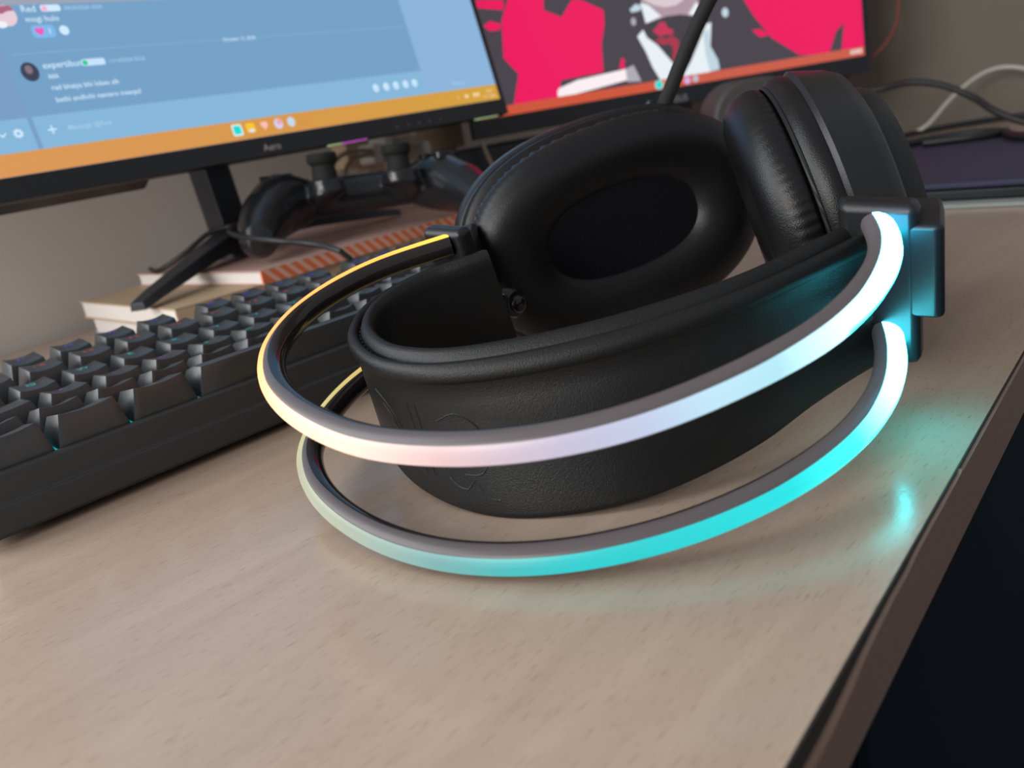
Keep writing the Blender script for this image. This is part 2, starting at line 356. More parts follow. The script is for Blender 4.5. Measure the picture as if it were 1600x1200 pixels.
def cup_frame(O, tilt):
    O = Vector(O).normalized(); H0 = O.cross(Z3).normalized(); H0 = H0 if H0.x > 0 else -H0
    U0 = O.cross(H0); U0 = U0 if U0.z > 0 else -U0; t = math.radians(tilt)
    return O, H0*math.cos(t)+U0*math.sin(t), U0*math.cos(t)-H0*math.sin(t)
def loft(name, c, fr, rings, m, parent, seg=96, close=(True, True), sharp=40, p=2.15, wob=None):
    O, H, U = fr; V, F = [], []
    for r_i, (off, a, b) in enumerate(rings):
        for k in range(seg):
            th = 2*math.pi*k/seg; ct, st = math.cos(th), math.sin(th)
            x = a*math.copysign(abs(ct)**(2/p), ct); y = b*math.copysign(abs(st)**(2/p), st)
            d = wob(r_i, th) if wob else 0
            V.append(c+O*off+H*(x+ct*d)+U*(y+st*d))
    R = len(rings)
    for i in range(R-1): F += [(i*seg+k, i*seg+(k+1) % seg, (i+1)*seg+(k+1) % seg, (i+1)*seg+k) for k in range(seg)]
    if close[0]: F.append(tuple(range(seg)))
    if close[1]: F.append(tuple(range((R-1)*seg, R*seg))[::-1])
    return mesh(name, V, F, m, parent, smooth=True, sharp=sharp)
def ear_cup(c, O, A, B, shell_t, cap_t, lab, cush=17, rim=1.6, ruf=1.0, tap=0, tilt=12, p=2.15):
    c = Vector(c); fr = cup_frame(O, tilt)
    sh = loft('ear_cup', c, fr, [(-1, A-6, B-6), (6.5, A-4, B-4), (6.5, A+rim-.6, B+rim-.6), (8, A+rim+.4, B+rim+.4), (shell_t-5, A+rim+.4-tap*.8, B+rim+.4-tap*.8), (shell_t-1.5, A+rim-1-tap, B+rim-1-tap), (shell_t, A-3-tap, B-3-tap), (shell_t+.5, A-10-tap, B-9-tap)], M['plastic'], hs, p=p)
    sh['label'] = lab
    loft('cushion_base', c, fr, [(-.5, A-3, B-3), (-.3, A+.6, B+.6), (1.2, A+rim*.6+.6, B+rim*.6+.6), (5.0, A+rim*.6+.9, B+rim*.6+.9), (6.6, A+rim*.6, B+rim*.6), (7.4, A-3, B-3)], M['leather'], sh, p=p)
    q = cush/17
    rings = [(-1.2, A-1.5, B-1.5), (-2.0, A-.6, B-.6), (-2.8, A+.3, B+.3), (-4.4, A+1.0, B+1.0), (-7*q, A+1.3, B+1.3), (-10*q, A+.9, B+.9), (-13*q, A-1, B-1), (-15.5*q, A-4.5, B-4.2), (-16.8*q, A-9, B-8), (-17*q, A-13, B-11.5), (-16.3*q, A-18, B-15.5), (-14.8*q, A-23, B-19.5), (-13*q, A-27, B-22.5), (-11*q, A-29, B-24), (-8*q, A-29.5, B-24.5)]
    amp = {2: 1.5*ruf, 3: 1.6*ruf, 4: .5*ruf}
    loft('ear_cushion', c, fr, rings, M['leather'], sh, seg=420, sharp=80, p=p, wob=lambda i, t: amp.get(i, 0)*abs(math.sin(42*t+.6*math.sin(5*t)))-amp.get(i, 0)*.6)
    loft('speaker_cloth', c, fr, [(-12.4*q, A-27.4, B-22.8), (-11.4*q, A-27.4, B-22.8)], M['cloth'], sh, p=p)
    O, H, U = fr; P = []
    for k in range(161):
        th = 2*math.pi*k/160; ct, st = math.cos(th), math.sin(th)
        P.append(c+O*-.9+H*((A+.1)*math.copysign(abs(ct)**(2/p), ct))+U*((B+.1)*math.copysign(abs(st)**(2/p), st)))
    V, F = tubev(P, .8, 8, caps=False); mesh('cushion_piping', V, F, M['piping'], sh, smooth=True)
    loft('outer_cap', c, fr, [(shell_t, A-10-tap*.3, B-9-tap*.3), (shell_t+cap_t-3, A-11-tap*.3, B-10-tap*.3), (shell_t+cap_t-.8, A-12.5-tap*.3, B-11.5-tap*.3), (shell_t+cap_t, A-16-tap*.3, B-15-tap*.3), (shell_t+cap_t+.2, A-28, B-25)], M['plastic'], sh, p=p)
    return sh, fr
lc, lfr = ear_cup(Vector((221.8, -76.2, 46.3))+Vector((.55, .84, -.05)).normalized()*17, (.55, .84, -.05), 59.5, 39.6, 24, 10, 'far cup showing its cushion face and cloth', rim=4.4, tilt=9, p=2.4)
rc, rfr = ear_cup((231.1, -145.4, 47.2), (.55, -.8, .24), 46, 43.5, 23, 7, 'near cup seen edge on beside the light ends', ruf=.3, tap=5)

# yoke blocks that hold the hoops and the strap
br = prism('yoke_block', [(178.5, -179.5), (178.5, -198.7), (184, -197.6), (186.5, -196.6), (186.5, -176)], e1, e2, n_, (0, 0, 0), -5.5, 39, M['plastic'], hs, bevel=2.2)
prism('yoke_arm', [(184, -177), (184, -197.6), (208, -188), (208, -171)], e1, e2, n_, (0, 0, 0), -5, 27, M['plastic'], br, bevel=2.0)
prism('yoke_wing', [(178.6, -190), (178.8, -203.0), (180.6, -204.2), (190, -201.0), (197, -198), (197, -180)], e1, e2, n_, (0, 0, 0), 9, 34, M['plastic'], br, bevel=2.0)
lathe('hinge_pin', E(181, -176, 5.5), -e1*.75-e2*.45, [(-6, 5.2), (1.5, 5.2), (2.4, 4.6), (2.6, 3.2), (4.2, 3.0), (5.2, 2.2), (5.6, .8)], M['plastic_gloss'], br)
bl = obox('yoke_block', (0, 0, 0), e1, e2, n_, (149.5, 156), (-67, -48), (-3.5, 38.5), M['plastic'], hs, bevel=2.2, seg=3)
obox('yoke_arm', E(153, -56, 0), (e1*.75+e2*.66).normalized(), (e2*.75-e1*.66).normalized(), n_, (0, 40), (-6, 4), (0, 25), M['plastic'], bl, bevel=2)
obox('yoke_plate', (0, 0, 0), e1, e2, n_, (151, 164), (-66, -56), (-3, 13), M['plastic'], bl, bevel=2.5)
lathe('hinge_pin', E(163, -68, 6), -e2, [(-5, 5.2), (1.5, 5.2), (2.4, 4.6), (2.6, 3.2), (4.2, 3.0), (5.2, 2.2), (5.6, .8)], M['plastic_gloss'], bl)
# boom microphone rising from the far cup
bm_ = tube('microphone_boom', [(264.5, -67.5, 84.0), (266.5, -68.3, 88.6), (270, -69.8, 94), (274.5, -71.8, 101.6), (281.3, -75.7, 113.7), (288, -80.9, 125.9), (294.9, -87.5, 138.7), (300, -97, 151), (300, -108, 163)], 3.1, M['rubber'], hs, n=60, seg=14)
lathe('boom_socket', (263.6, -66.9, 81.5), (.5, -.2, .95), [(0, 5.5), (5, 5.5), (6.4, 4.6), (6.6, 4.0)], M['plastic'], bm_)
lathe('microphone_tip', (300, -106.5, 161.5), (0, -.68, .73), [(0, 3.2), (2, 5.5), (14, 5.5), (17, 4), (18, 1.5)], M['cloth'], bm_)
lathe('boom_stop', (259.3, -65.0, 87.2), (.3, -.3, .9), [(0, 1.6), (3, 2.0), (4.5, 1.4)], M['plastic'], bm_)

# ------------------------------------------------------------------ keyboard
U_ = 19.05; KZ = 22.43
kb = empty('keyboard', (0, 0, KZ), 'compact dark grey mechanical keyboard with coloured backlit legends beside the headset', 'keyboard')
kb.rotation_euler = (math.radians(.5), 0, 0)
ORG[kb.name] = Vector((0, 0, 0))        # children are modelled in the keyboard's own frame
KW = 15*U_
prof = [(-3.4, -19.4), (-4.3, -18.2), (-4.0, -9.9), (-3.0, -9.4), (-2.5, -1.0), (-1.7, -.3), (.3, -.3), (.3, -5.2), (120.5, -5.2), (120.5, -.8), (122.6, -.8), (123.6, -2), (124.4, -19.4)]
case = prism('case', [(p[0], p[1]) for p in prof], Y3, Z3, X3, (0, 0, 0), -.5, KW+.5, M['kcase'], kb, bevel=.3)
for a, b in ((-4.0, -.5), (KW+.5, KW+4.0)):
    prism('case_side', [(-3.4, -19.4), (-4.3, -18.2), (-4.0, -9.9), (-3.0, -9.4), (-2.5, -1.6), (-1.7, -.8), (122.6, -.8), (123.6, -2), (124.4, -19.4)], Y3, Z3, X3, (0, 0, 0), a, b, M['kcase'], kb, bevel=.4)
mesh('backlight', [(0, 0, -4.9), (KW, 0, -4.9), (KW, 120, -4.9), (0, 120, -4.9)], [(0, 1, 2, 3)], M['backlight'], kb)['label'] = 'teal light glowing between the keys'
for x in (10, KW-30):
    for y in (9, 108): box('rubber_foot', (x, x+20), (y, y+8), (-22.6-.0087*y+.15, -19.3), M['rubber'], kb)
# rows: y start, front height, back height, top front y, top back y
ROWS = {'B': (0, 9.9, 7.2, 1.0, 14.5), 'Z': (U_, 9.4, 6.4, 1.0, 14.2), 'A': (2*U_, 8.6, 7.5, 1.0, 14.5), 'Q': (3*U_, 8.8, 9.2, 1.0, 14.3), 'N': (4*U_, 11.1, 12.0, 1.0, 14.0), 'F': (99.9, 11.3, 12.6, 1.0, 13.2)}
def cap_mesh(row, wu, convex=False):
    y0, zf, zb, yf, yb = ROWS[row]; wmm = wu*U_
    x0, x1 = 3.3, wmm-3.3; nx, ny = 9, 3; V = []
    ys, ye = .55, 18.5
    # base ring then inner top grid
    for j in range(ny):
        for i in range(nx):
            u, v = i/(nx-1), j/(ny-1); k = 2*u-1
            if convex: dz = .9*(1-(2*v-1)**2)-.5; ds = 0
            else:
                edge = min(1, (1-abs(k))*wmm/2/7.5) if wu > 2 else 1-k*k
                dz = -1.0*(1-(1-min(1, edge))**2) if wu > 2 else -1.0*(1-k*k)
            V.append((x0+(x1-x0)*u, yf+(yb-yf)*v, zf+(zb-zf)*v+dz))
    F = [(j*nx+i, j*nx+i+1, (j+1)*nx+i+1, (j+1)*nx+i) for j in range(ny-1) for i in range(nx-1)]
    ring = [i for i in range(nx)]+[j*nx+nx-1 for j in range(1, ny)]+[(ny-1)*nx+i for i in range(nx-2, -1, -1)]+[j*nx for j in range(ny-2, 0, -1)]
    base = []
    for r in ring:
        j, i = divmod(r, nx); u, v = i/(nx-1), j/(ny-1); base.append(len(V)); V.append((.55+(wmm-1.1)*u, ys+(ye-ys)*v, -1.0))
    L = len(ring)
    F += [(base[k], base[(k+1) % L], ring[(k+1) % L], ring[k]) for k in range(L)]; F.append(tuple(reversed(base)))
    me = bpy.data.meshes.new('keycap'); me.from_pydata([tuple(x*MM for x in v) for v in V], [], F); me.materials.append(M['key'])
    bm = bmesh.new(); bm.from_mesh(me); bmesh.ops.recalc_face_normals(bm, faces=bm.faces)
    ring_e = [e for e in bm.edges if e.is_manifold and e.calc_face_angle(0) > math.radians(38) and max(v.co.z for v in e.verts) > 0]
    bmesh.ops.bevel(bm, geom=ring_e, offset=.35*MM, segments=2, affect='EDGES', profile=.5)
    bm.to_mesh(me); bm.free()
    for p in me.polygons: p.use_smooth = True
    me.set_sharp_from_angle(angle=math.radians(35))
    return me
LEG = {'blue': emat('blue_legend', (.10, .10, .9), .7), 'red': emat('red_legend', (.85, .10, .16), .5), 'teal': emat('teal_legend', (.0, .62, .62), .6), 'violet': emat('violet_legend', (.38, .16, .6), .5)}
ORDER = {
 'F': [(0, 1, 'Esc')]+[(2+i, 1, 'F%d' % (i+1)) for i in range(4)]+[(6.5+i, 1, 'F%d' % (i+5)) for i in range(4)]+[(11+i, 1, 'F%d' % (i+9)) for i in range(4)],
 'N': [(i, 1, c) for i, c in enumerate(['` ~', '1 !', '2 @', '3 #', '4 $', '5 %', '6 ^', '7 &', '8 *', '9 (', '0 )', '- _', '= +'])]+[(13, 2, '')],
 'Q': [(0, 1.5, 'Tab')]+[(1.5+i, 1, c) for i, c in enumerate('QWERTYUIOP[]')]+[(13.5, 1.5, '\\')],
 'A': [(0, 1.75, 'Caps')]+[(1.75+i, 1, c) for i, c in enumerate("ASDFGHJKL;'")]+[(12.75, 2.25, 'Enter')],
 'Z': [(0, 1.25, 'Shift'), (1.25, 1, '\\')]+[(2.25+i, 1, c) for i, c in enumerate('ZXCVBNM,./')]+[(12.25, 2.75, 'Shift')],
 'B': [(0, 1.25, 'Ctrl'), (1.25, 1.25, 'Win'), (2.5, 1.25, 'Alt'), (3.75, 6.25, ''), (10, 1.25, 'Alt'), (11.25, 1.25, 'Fn'), (12.5, 1.25, 'Menu'), (13.75, 1.25, 'Ctrl')]}
cache, fcache = {}, {}
for row, keys in ORDER.items():
    y0, zf, zb, yf, yb = ROWS[row]
    for x, wu, ch in keys:
        k = (row, wu)
        if k not in cache: cache[k] = cap_mesh(row, wu, wu > 6)
        o = bpy.data.objects.new('keycap', cache[k]); C.objects.link(o); o.parent = kb; o.location = (x*U_*MM, y0*MM, 0)
        if not ch: continue
        col = {'F': 'blue', 'N': 'red', 'Q': 'teal', 'A': 'violet' if x < 4.5 else 'teal', 'Z': 'violet', 'B': 'teal'}[row]
        fk = (ch, col)
        if fk not in fcache:
            cu = bpy.data.curves.new('legend', 'FONT'); cu.body = ch; cu.size = (4.6 if len(ch) < 2 else 3.6 if len(ch) < 4 else 2.9)*MM; cu.align_x = 'CENTER'; cu.align_y = 'CENTER'; cu.resolution_u = 2
            cu.materials.append(LEG[col]); fcache[fk] = as_mesh('legend', cu).data
        t = bpy.data.objects.new('legend', fcache[fk]); C.objects.link(t); t.parent = o
        v = .68; sl = math.atan2(zb-zf, yb-yf); px = wu*U_/2 if wu < 1.2 else 7.0
        t.location = (px*MM, (yf+(yb-yf)*v)*MM, (zf+(zb-zf)*v-(1.0 if wu <= 2 else .95)+.12)*MM); t.rotation_euler = (sl, 0, 0)
tag(tube('cable', [(227, 127, 14), (227.5, 127, 26), (226, 124, 35), (222, 126, 40), (218, 149, 45.5), (206, 164, 50), (201, 196, 54.5), (219, 243, 56), (234, 262, 56.5), (222, 276, 55), (205, 284, 45), (190, 300, 36), (196, 330, 35.4)], 1.7, M['cable'], at=(227, 127, 14)), 'thin black cable running from behind the keyboard over the monitor stand leg', 'cable')

# ------------------------------------------------------------------ books
def book(name, o, x, y, L_, W_, z0, z1, cover, label, grp, spine=None, cov_t=1.0):
    o = Vector((o[0], o[1], 0)); x = Vector(x).normalized(); y = Vector((-x.y, x.x, 0))
    b = empty(name, (o.x, o.y, z0), label, 'book', grp)
    obox('page_block', o, x, y, Z3, (1.2, L_-1.2), (1.5, W_-1), (z0+cov_t, z1-cov_t), M['page'], b)
    V = boxv(o, x, y, Z3, (0, L_), (0, W_), (z0, z0+cov_t))
    mesh('back_cover', V, BF, cover, b, bevel=.3); mesh('front_cover', boxv(o, x, y, Z3, (0, L_), (0, W_), (z1-cov_t, z1)), BF, cover, b, bevel=.3)
    sp = obox('spine', o, x, y, Z3, (0, L_), (0, 1.6), (z0, z1), spine or cover, b, bevel=.4)
    return b, sp, o, x, y
book('book', (149, 192), (1, -.02, 0), None, 270, 154, .15, 12.2, M['blue'], 'thin lilac covered book at the bottom of the stack under the monitor foot', 'stacked books')
book('book', (148, 190), (1, 0, 0), None, 255, 156, 12.4, 24.4, M['tan'], 'tan covered book in the middle of the stack under the monitor foot', 'stacked books')
b3, sp, bo, bx, by = book('book', (201, 182), (1, .075, 0), None, 250, 158, 24.6, 33.4, M['pink'], 'pink covered book with orange striped spine, topmost of the stack', 'stacked books', M['orange'], 1.0)
sp['label'] = 'orange spine with pale slanted stripes'
for i in range(28):
    a = 1+i*8.4
    V = [bo+bx*(a+q+s_)+by*yy+Z3*zz for q in (0, 3.8) for yy in (-.12, .1) for s_, zz in ((8.0, 24.8), (0, 33.3))]
    mesh('stripe', V, BF, M['pale'], sp)

# ------------------------------------------------------------------ monitors
class Plane:
    def __init__(s, O, x, t):
        s.O = Vector(O); s.x = Vector(x).normalized(); h = Vector((-s.x.y, s.x.x, 0)).normalized(); z = s.x.cross(h).normalized()
        s.u = z*math.cos(t)+h*math.sin(t); s.n = s.x.cross(s.u); s.b = -s.n
    def w(s, a, b, d=0): return s.O+s.x*a+s.u*b+s.n*d
def patch(name, pl, pts, d, m, parent, t=.06):
    n = len(pts); V = [pl.w(p[0], p[1], d) for p in pts]+[pl.w(p[0], p[1], d-t) for p in pts]
    F = [tuple(range(n)), tuple(range(n, 2*n))[::-1]]+[(i, (i+1) % n, n+(i+1) % n, n+i) for i in range(n)]
    return mesh(name, V, F, m, parent)
def disc(c, r, ry=None, n=20): ry = ry or r; return [(c[0]+r*math.cos(2*math.pi*i/n), c[1]+ry*math.sin(2*math.pi*i/n)) for i in range(n)]
def rrect(x0, x1, y0, y1, r, n=4):
    P = []
    for cx, cy, a0 in ((x1-r, y1-r, 0), (x0+r, y1-r, 90), (x0+r, y0+r, 180), (x1-r, y0+r, 270)):
        for i in range(n+1):
            a = math.radians(a0+90*i/n); P.append((cx+r*math.cos(a), cy+r*math.sin(a)))
    return P
m1 = Plane((259, 230, 97), (1, 0, 0), math.radians(11))
mon = empty('monitor', (250, 285, 33.5), 'large black monitor showing a blue chat window above the keyboard', 'monitor')
bz = obox('bezel', m1.O, m1.x, m1.u, m1.b, (-222, 221), (0, 258), (.8, 9), M['mon'], mon, bevel=.8)
obox('chin', m1.O, m1.x, m1.u, m1.b, (-222, 221), (0, 12.3), (-.3, .85), M['mon'], bz, bevel=.3)
obox('frame_right', m1.O, m1.x, m1.u, m1.b, (216.5, 221), (12.3, 258), (-.3, .85), M['mon'], bz, bevel=.3)
obox('frame_left', m1.O, m1.x, m1.u, m1.b, (-222, -217.5), (12.3, 258), (-.3, .85), M['mon'], bz, bevel=.3)
obox('frame_top', m1.O, m1.x, m1.u, m1.b, (-217.5, 216.5), (253, 258), (-.3, .85), M['mon'], bz, bevel=.3)
prism('rear_housing', [(9, 3), (26, -1.8), (38, 10), (38, 230), (9, 250)], m1.b, m1.u, m1.x, m1.O, -210, -80, M['mon'], mon, bevel=1.5)
prism('rear_housing', [(9, 6), (30, 12), (38, 24), (38, 230), (9, 250)], m1.b, m1.u, m1.x, m1.O, -80, 205, M['mon'], mon, bevel=1.5)
sc1 = patch('screen', m1, [(-217.5, 12.5), (216.5, 12.5), (216.5, 253), (-217.5, 253)], -.35, emat('chat_blue', (.168, .345, .56)), mon, .4)
sc1['label'] = 'lit screen with a chat window and orange taskbar'
E_panel = emat('panel_blue', (.25, .445, .70)); E_inp = emat('input_blue', (.225, .455, .68)); E_side = emat('sidebar_blue', (.18, .33, .55)); E_txt = emat('text_white', (.62, .82, .98)); E_dim = emat('text_dim', (.38, .60, .82));
patch('header_strip', m1, [(-217.5, 101.6), (216.5, 101.2), (216.5, 110), (-217.5, 110)], -.32, emat('header_grey', (.32, .36, .45)), sc1)
patch('sidebar', m1, [(-217.5, 24.5), (-137.5, 24.5), (-137.5, 101.5), (-217.5, 101.5)], -.31, E_side, sc1)
patch('member_panel', m1, [(143, 24.5), (216.5, 24.5), (216.5, 101.3), (143, 101.3)], -.31, E_panel, sc1)
patch('user_panel', m1, [(-217.5, 24.5), (-139, 24.5), (-139, 42), (-217.5, 42)], -.29, E_inp, sc1)
patch('message_box', m1, [(-136.5, 24.5), (143, 24.5), (143, 42), (-136.5, 42)], -.30, E_inp, sc1)
V, F, fm, tm = [], [], [], []
for i in range(24):
    a, b = -217.5+434*i/24, -217.5+434*(i+1)/24; u = (i+.5)/24
    c0, c1, q = ((.70, .30, .09), (.66, .30, .055), u/.55) if u < .55 else ((.66, .30, .055), (.64, .35, .03), (u-.55)/.45)
    tm.append(emat('taskbar_orange', tuple(x*(1-q)+y*q for x, y in zip(c0, c1)))); fm.append(i)
    F.append((len(V), len(V)+1, len(V)+2, len(V)+3)); V += [m1.w(a, 12.5, -.3), m1.w(b, 12.5, -.3), m1.w(b, 24.5, -.3), m1.w(a, 24.5, -.3)]
mesh('taskbar', V, F, None, sc1, mats=tm, fm=fm)
def mt(s, a, b, size, m=E_txt, d=-.2): return text('screen_text', s, size, m, sc1, m1.w(a, b, d), m1.x, m1.u)
mt('Red', -121, 97.6, 5.0); patch('badge', m1, rrect(-110.6, -100, 97.4, 101.0, 1.2), -.25, E_txt, sc1); patch('badge_heart', m1, disc((-108.6, 99), 1.5), -.22, emat('pink', (.95, .42, .62)), sc1)
mt('09/20/2024 18:09', -98, 97.8, 3.0, E_dim); mt('mogi hulo', -120.5, 92.2, 4.4)
patch('reaction_pill', m1, rrect(-119.5, -107.3, 83.4, 90.2, 2), -.26, emat('pill_blue', (.20, .47, .83)), sc1)
hp = [(0, -2.1), (-1.9, -.2), (-2.1, 1.0), (-1.3, 1.9), (-.4, 1.7), (0, 1.0), (.4, 1.7), (1.3, 1.9), (2.1, 1.0), (1.9, -.2)]
patch('heart', m1, [(-115.4+x*1.15, 86.9+y*1.15) for x, y in hp], -.22, emat('heart_pink', (.82, .10, .46)), sc1)
mt('1', -111.3, 85.2, 4.4); patch('smile_icon', m1, disc((-102.4, 86.8), 2.6), -.25, E_txt, sc1)
patch('divider', m1, [(-134, 75.3), (-11, 75.3), (-11, 75.6), (-134, 75.6)], -.27, E_panel, sc1); patch('divider', m1, [(17, 75.3), (140, 75.3), (140, 75.6), (17, 75.6)], -.27, E_panel, sc1)
mt('October 15, 2024', -9.2, 74.3, 3.2, E_txt)
patch('avatar', m1, disc((-129.4, 96), 5.4, 5.6), -.25, emat('avatar_pink', (.78, .60, .68)), sc1); patch('avatar_hair', m1, [(-134, 98), (-131, 101.2), (-126, 101.3), (-124.5, 98.6), (-128, 98.4), (-131, 97)], -.22, emat('avatar_red', (.42, .12, .2)), sc1); patch('avatar_cloud', m1, disc((-133, 91.5), 2.8, 1.8), -.2, emat('white', (.85, .88, .95)), sc1)
patch('avatar', m1, disc((-128.4, 65.8), 4.6, 5.2), -.25, emat('avatar_dark', (.035, .045, .085)), sc1); patch('avatar_patch', m1, disc((-128.6, 67), 1.9, 2.4), -.22, emat('avatar_mauve', (.22, .16, .20)), sc1)
mt('expertibun', -121, 66.9, 4.9); patch('badge', m1, rrect(-99.8, -86.6, 66.4, 70.2, 1.2), -.25, emat('badge_pale', (.55, .75, .95)), sc1); patch('badge_dot', m1, disc((-98.0, 68.2), 1.5), -.21, emat('green', (.0, .60, .28)), sc1)
mt('11/14/2024 00:56', -84.8, 67.0, 3.1, E_dim); mt('aaa', -120.3, 61.4, 4.4); mt('rad bhaiya bhi lobes alk', -120.8, 55.0, 4.0); mt('bethi andhchi namaro maaqad', -121, 48.3, 4.0)
patch('plus_icon', m1, [(-131, 33.7), (-129, 33.7), (-129, 31.8), (-128.2, 31.8), (-128.2, 33.7), (-126.2, 33.7), (-126.2, 34.5), (-128.2, 34.5), (-128.2, 36.4), (-129, 36.4), (-129, 34.5), (-131, 34.5)], -.24, E_txt, sc1)
mt('Message @Red', -120.4, 32.7, 3.9, E_dim)
gear = [((2.6 if i % 4 < 2 else 2.0)*math.cos(i*math.pi/16)-146, (2.6 if i % 4 < 2 else 2.0)*math.sin(i*math.pi/16)+34.3) for i in range(32)]
patch('gear_icon', m1, gear, -.22, E_txt, sc1); patch('gear_hole', m1, disc((-146, 34.3), .9), -.2, E_inp, sc1)
patch('chevron', m1, [(-156, 34.9), (-153.9, 33.0), (-151.8, 34.9), (-152.3, 35.4), (-153.9, 34.0), (-155.5, 35.4)], -.22, E_txt, sc1)
for x in (96.5, 106, 115.2, 124.4, 133.2): patch('tool_icon', m1, disc((x, 33.7), 2.6, 2.9), -.24, E_txt, sc1); patch('tool_icon_face', m1, disc((x+.3, 33.2), 1.0, .7), -.2, E_dim, sc1)
mt('Members', 170, 28.3, 3.6, E_dim)
patch('app_icon', m1, rrect(-24.6, -17.6, 15.3, 22.6, 1.2), -.24, emat('icon_pale', (.7, .9, .9)), sc1); patch('app_icon_face', m1, rrect(-23.6, -18.6, 16.3, 21.6, .8), -.2, emat('icon_teal', (0, .68, .66)), sc1)
patch('folder_icon', m1, rrect(-14.7, -8.3, 16.2, 22.2, 1), -.24, emat('icon_yellow', (.92, .55, .01)), sc1); patch('folder_icon_face', m1, rrect(-13, -9.5, 16.2, 18.4, .6), -.2, emat('icon_white', (.7, .8, .85)), sc1)
patch('browser_icon', m1, [(-3.6, 21.8), (.8, 21.8), (1.3, 19.6), (-1.3, 16.4), (-3.9, 19.6)], -.22, emat('icon_salmon', (.95, .50, .42)), sc1)
patch('round_icon', m1, disc((9.2, 19.2), 3.2, 3.4), -.24, emat('icon_lilac', (.66, .62, .85)), sc1); patch('round_icon_face', m1, disc((10, 20.2), 1.8), -.2, emat('icon_rose', (.85, .35, .42)), sc1)
patch('round_icon', m1, disc((18.9, 19.2), 2.9, 3.2), -.24, emat('icon_grey', (.55, .68, .80)), sc1)
E_tray = emat('tray_pale', (.90, .66, .38))
mt('^', 170.4, 16.0, 4.5, E_tray); patch('tray_icon', m1, disc((181, 18.4), 2.3, 1.4), -.24, E_tray, sc1); patch('tray_icon', m1, rrect(188.5, 191.5, 16.9, 20.2, .5), -.24, E_tray, sc1); patch('tray_icon', m1, rrect(192.3, 195.4, 17.2, 20, .5), -.24, E_tray, sc1)
mt('18:27', 203, 18.9, 3.4, E_tray); mt('14-11-2024', 198, 14.8, 3.2, E_tray)
text('maker_name', 'Aero', 6.2, mat('logo_grey', (.45, .40, .36), .4), mon, m1.w(-8.0, 3.2, .36), m1.x, m1.u)
for x in (103.7, 114.7, 125.1, 135.4, 146.6): patch('control_mark', m1, disc((x, 4.3), .9, 1.0, 10), .38, mat('mark_grey', (.10, .10, .12), .5), bz, .1)
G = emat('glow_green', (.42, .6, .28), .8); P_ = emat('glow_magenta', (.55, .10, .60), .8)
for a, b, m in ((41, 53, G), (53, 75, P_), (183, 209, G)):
    patch('edge_glint', m1, [(a, -.8), (b, -.6), (b, .1), (a, .1)], -.6, m, bz, 1.2)  # emissive streaks painting coloured reflections under the chin edge, not lamps
# stand
po = obox('stand_pole', (250, 285, 0), (1, 0, 0), (0, 1, 0), (-.06, .02, 1), (-9.5, 9.5), (0, 26), (38, 180), M['metal'], mon, bevel=1)
box('stand_head', (220, 280), (268, 300), (150, 215), M['metal'], mon, bevel=3)
lathe('stand_hub', (250, 294, 33.5), Z3, [(.2, 20), (9, 20), (14, 16), (15, 10)], M['metal'], mon)
def stand_leg(tip, root):
    tip, root = Vector(tip), Vector(root); d = (root-tip).normalized(); s_ = d.cross(Z3).normalized(); L_ = (root-tip).length; V = []
    for t_, wd, z0, z1 in ((0, 5.5, -1.0, 4), (L_*.12, 7, 0, 5.5), (L_*.6, 10, 0, 9), (L_, 13, -4, 11)):
        c = tip+d*t_
        V += [c-s_*wd+Z3*z0, c+s_*wd+Z3*z0, c+s_*wd*.8+Z3*z1, c-s_*wd*.8+Z3*z1]
    F = [(0, 1, 2, 3), (15, 14, 13, 12)]
    for i in range(3): F += [(i*4+k, i*4+(k+1) % 4, i*4+4+(k+1) % 4, i*4+4+k) for k in range(4)]
    return mesh('stand_leg', V, F, M['metal'], mon, bevel=.8)
stand_leg((138, 216, 26.2), (252, 289, 46)); stand_leg((376, 268, 36.0), (252, 289, 46))

m2 = Plane((503.6, 301.7, 79.2), (361.1, -207.3, -4.0), math.radians(3))
mon2 = empty('monitor', (700, 240, 0), 'smaller black monitor with a red and black wallpaper behind the headset', 'monitor')
bz2 = obox('bezel', m2.O, m2.x, m2.u, m2.b, (0, 422), (0, 262), (.8, 10), M['mon'], mon2, bevel=.8)
obox('chin', m2.O, m2.x, m2.u, m2.b, (0, 422), (0, 16.2), (-.6, .85), M['mon'], bz2, bevel=.3)
obox('frame_right', m2.O, m2.x, m2.u, m2.b, (416.6, 422), (16.2, 262), (-.6, .85), M['mon'], bz2, bevel=.3)
obox('frame_left', m2.O, m2.x, m2.u, m2.b, (0, 8), (16.2, 262), (-.6, .85), M['mon'], bz2, bevel=.3)
obox('frame_top', m2.O, m2.x, m2.u, m2.b, (8, 416.6), (254, 262), (-.6, .85), M['mon'], bz2, bevel=.3)
prism('rear_housing', [(10, 8), (40, 30), (44, 60), (44, 220), (10, 254)], m2.b, m2.u, m2.x, m2.O, 30, 392, M['mon'], mon2, bevel=2)
sc2 = patch('screen', m2, [(8, 16.2), (416.6, 16.2), (416.6, 254), (8, 254)], -.35, emat('coat_dark', (.058, .048, .062)), mon2, .4)
sc2['label'] = 'lit screen with a red and black picture of a dark suit'
E_red = emat('wallpaper_red', (.84, .0, .105)); E_white = emat('shirt_white', (.80, .86, .90)); E_mauve = emat('mauve', (.42, .30, .36)); E_pale = emat('pale_neck', (.70, .58, .62)); E_tie = emat('tie_dark', (.050, .042, .052)); E_tred = emat('tie_red', (.38, .03, .06)); E_shade = emat('shirt_shade', (.52, .66, .74)); E_lt = emat('grey_cuff', (.42, .40, .46))
def wp(name, pts, m, d): return patch(name, m2, pts, d, m, sc2)
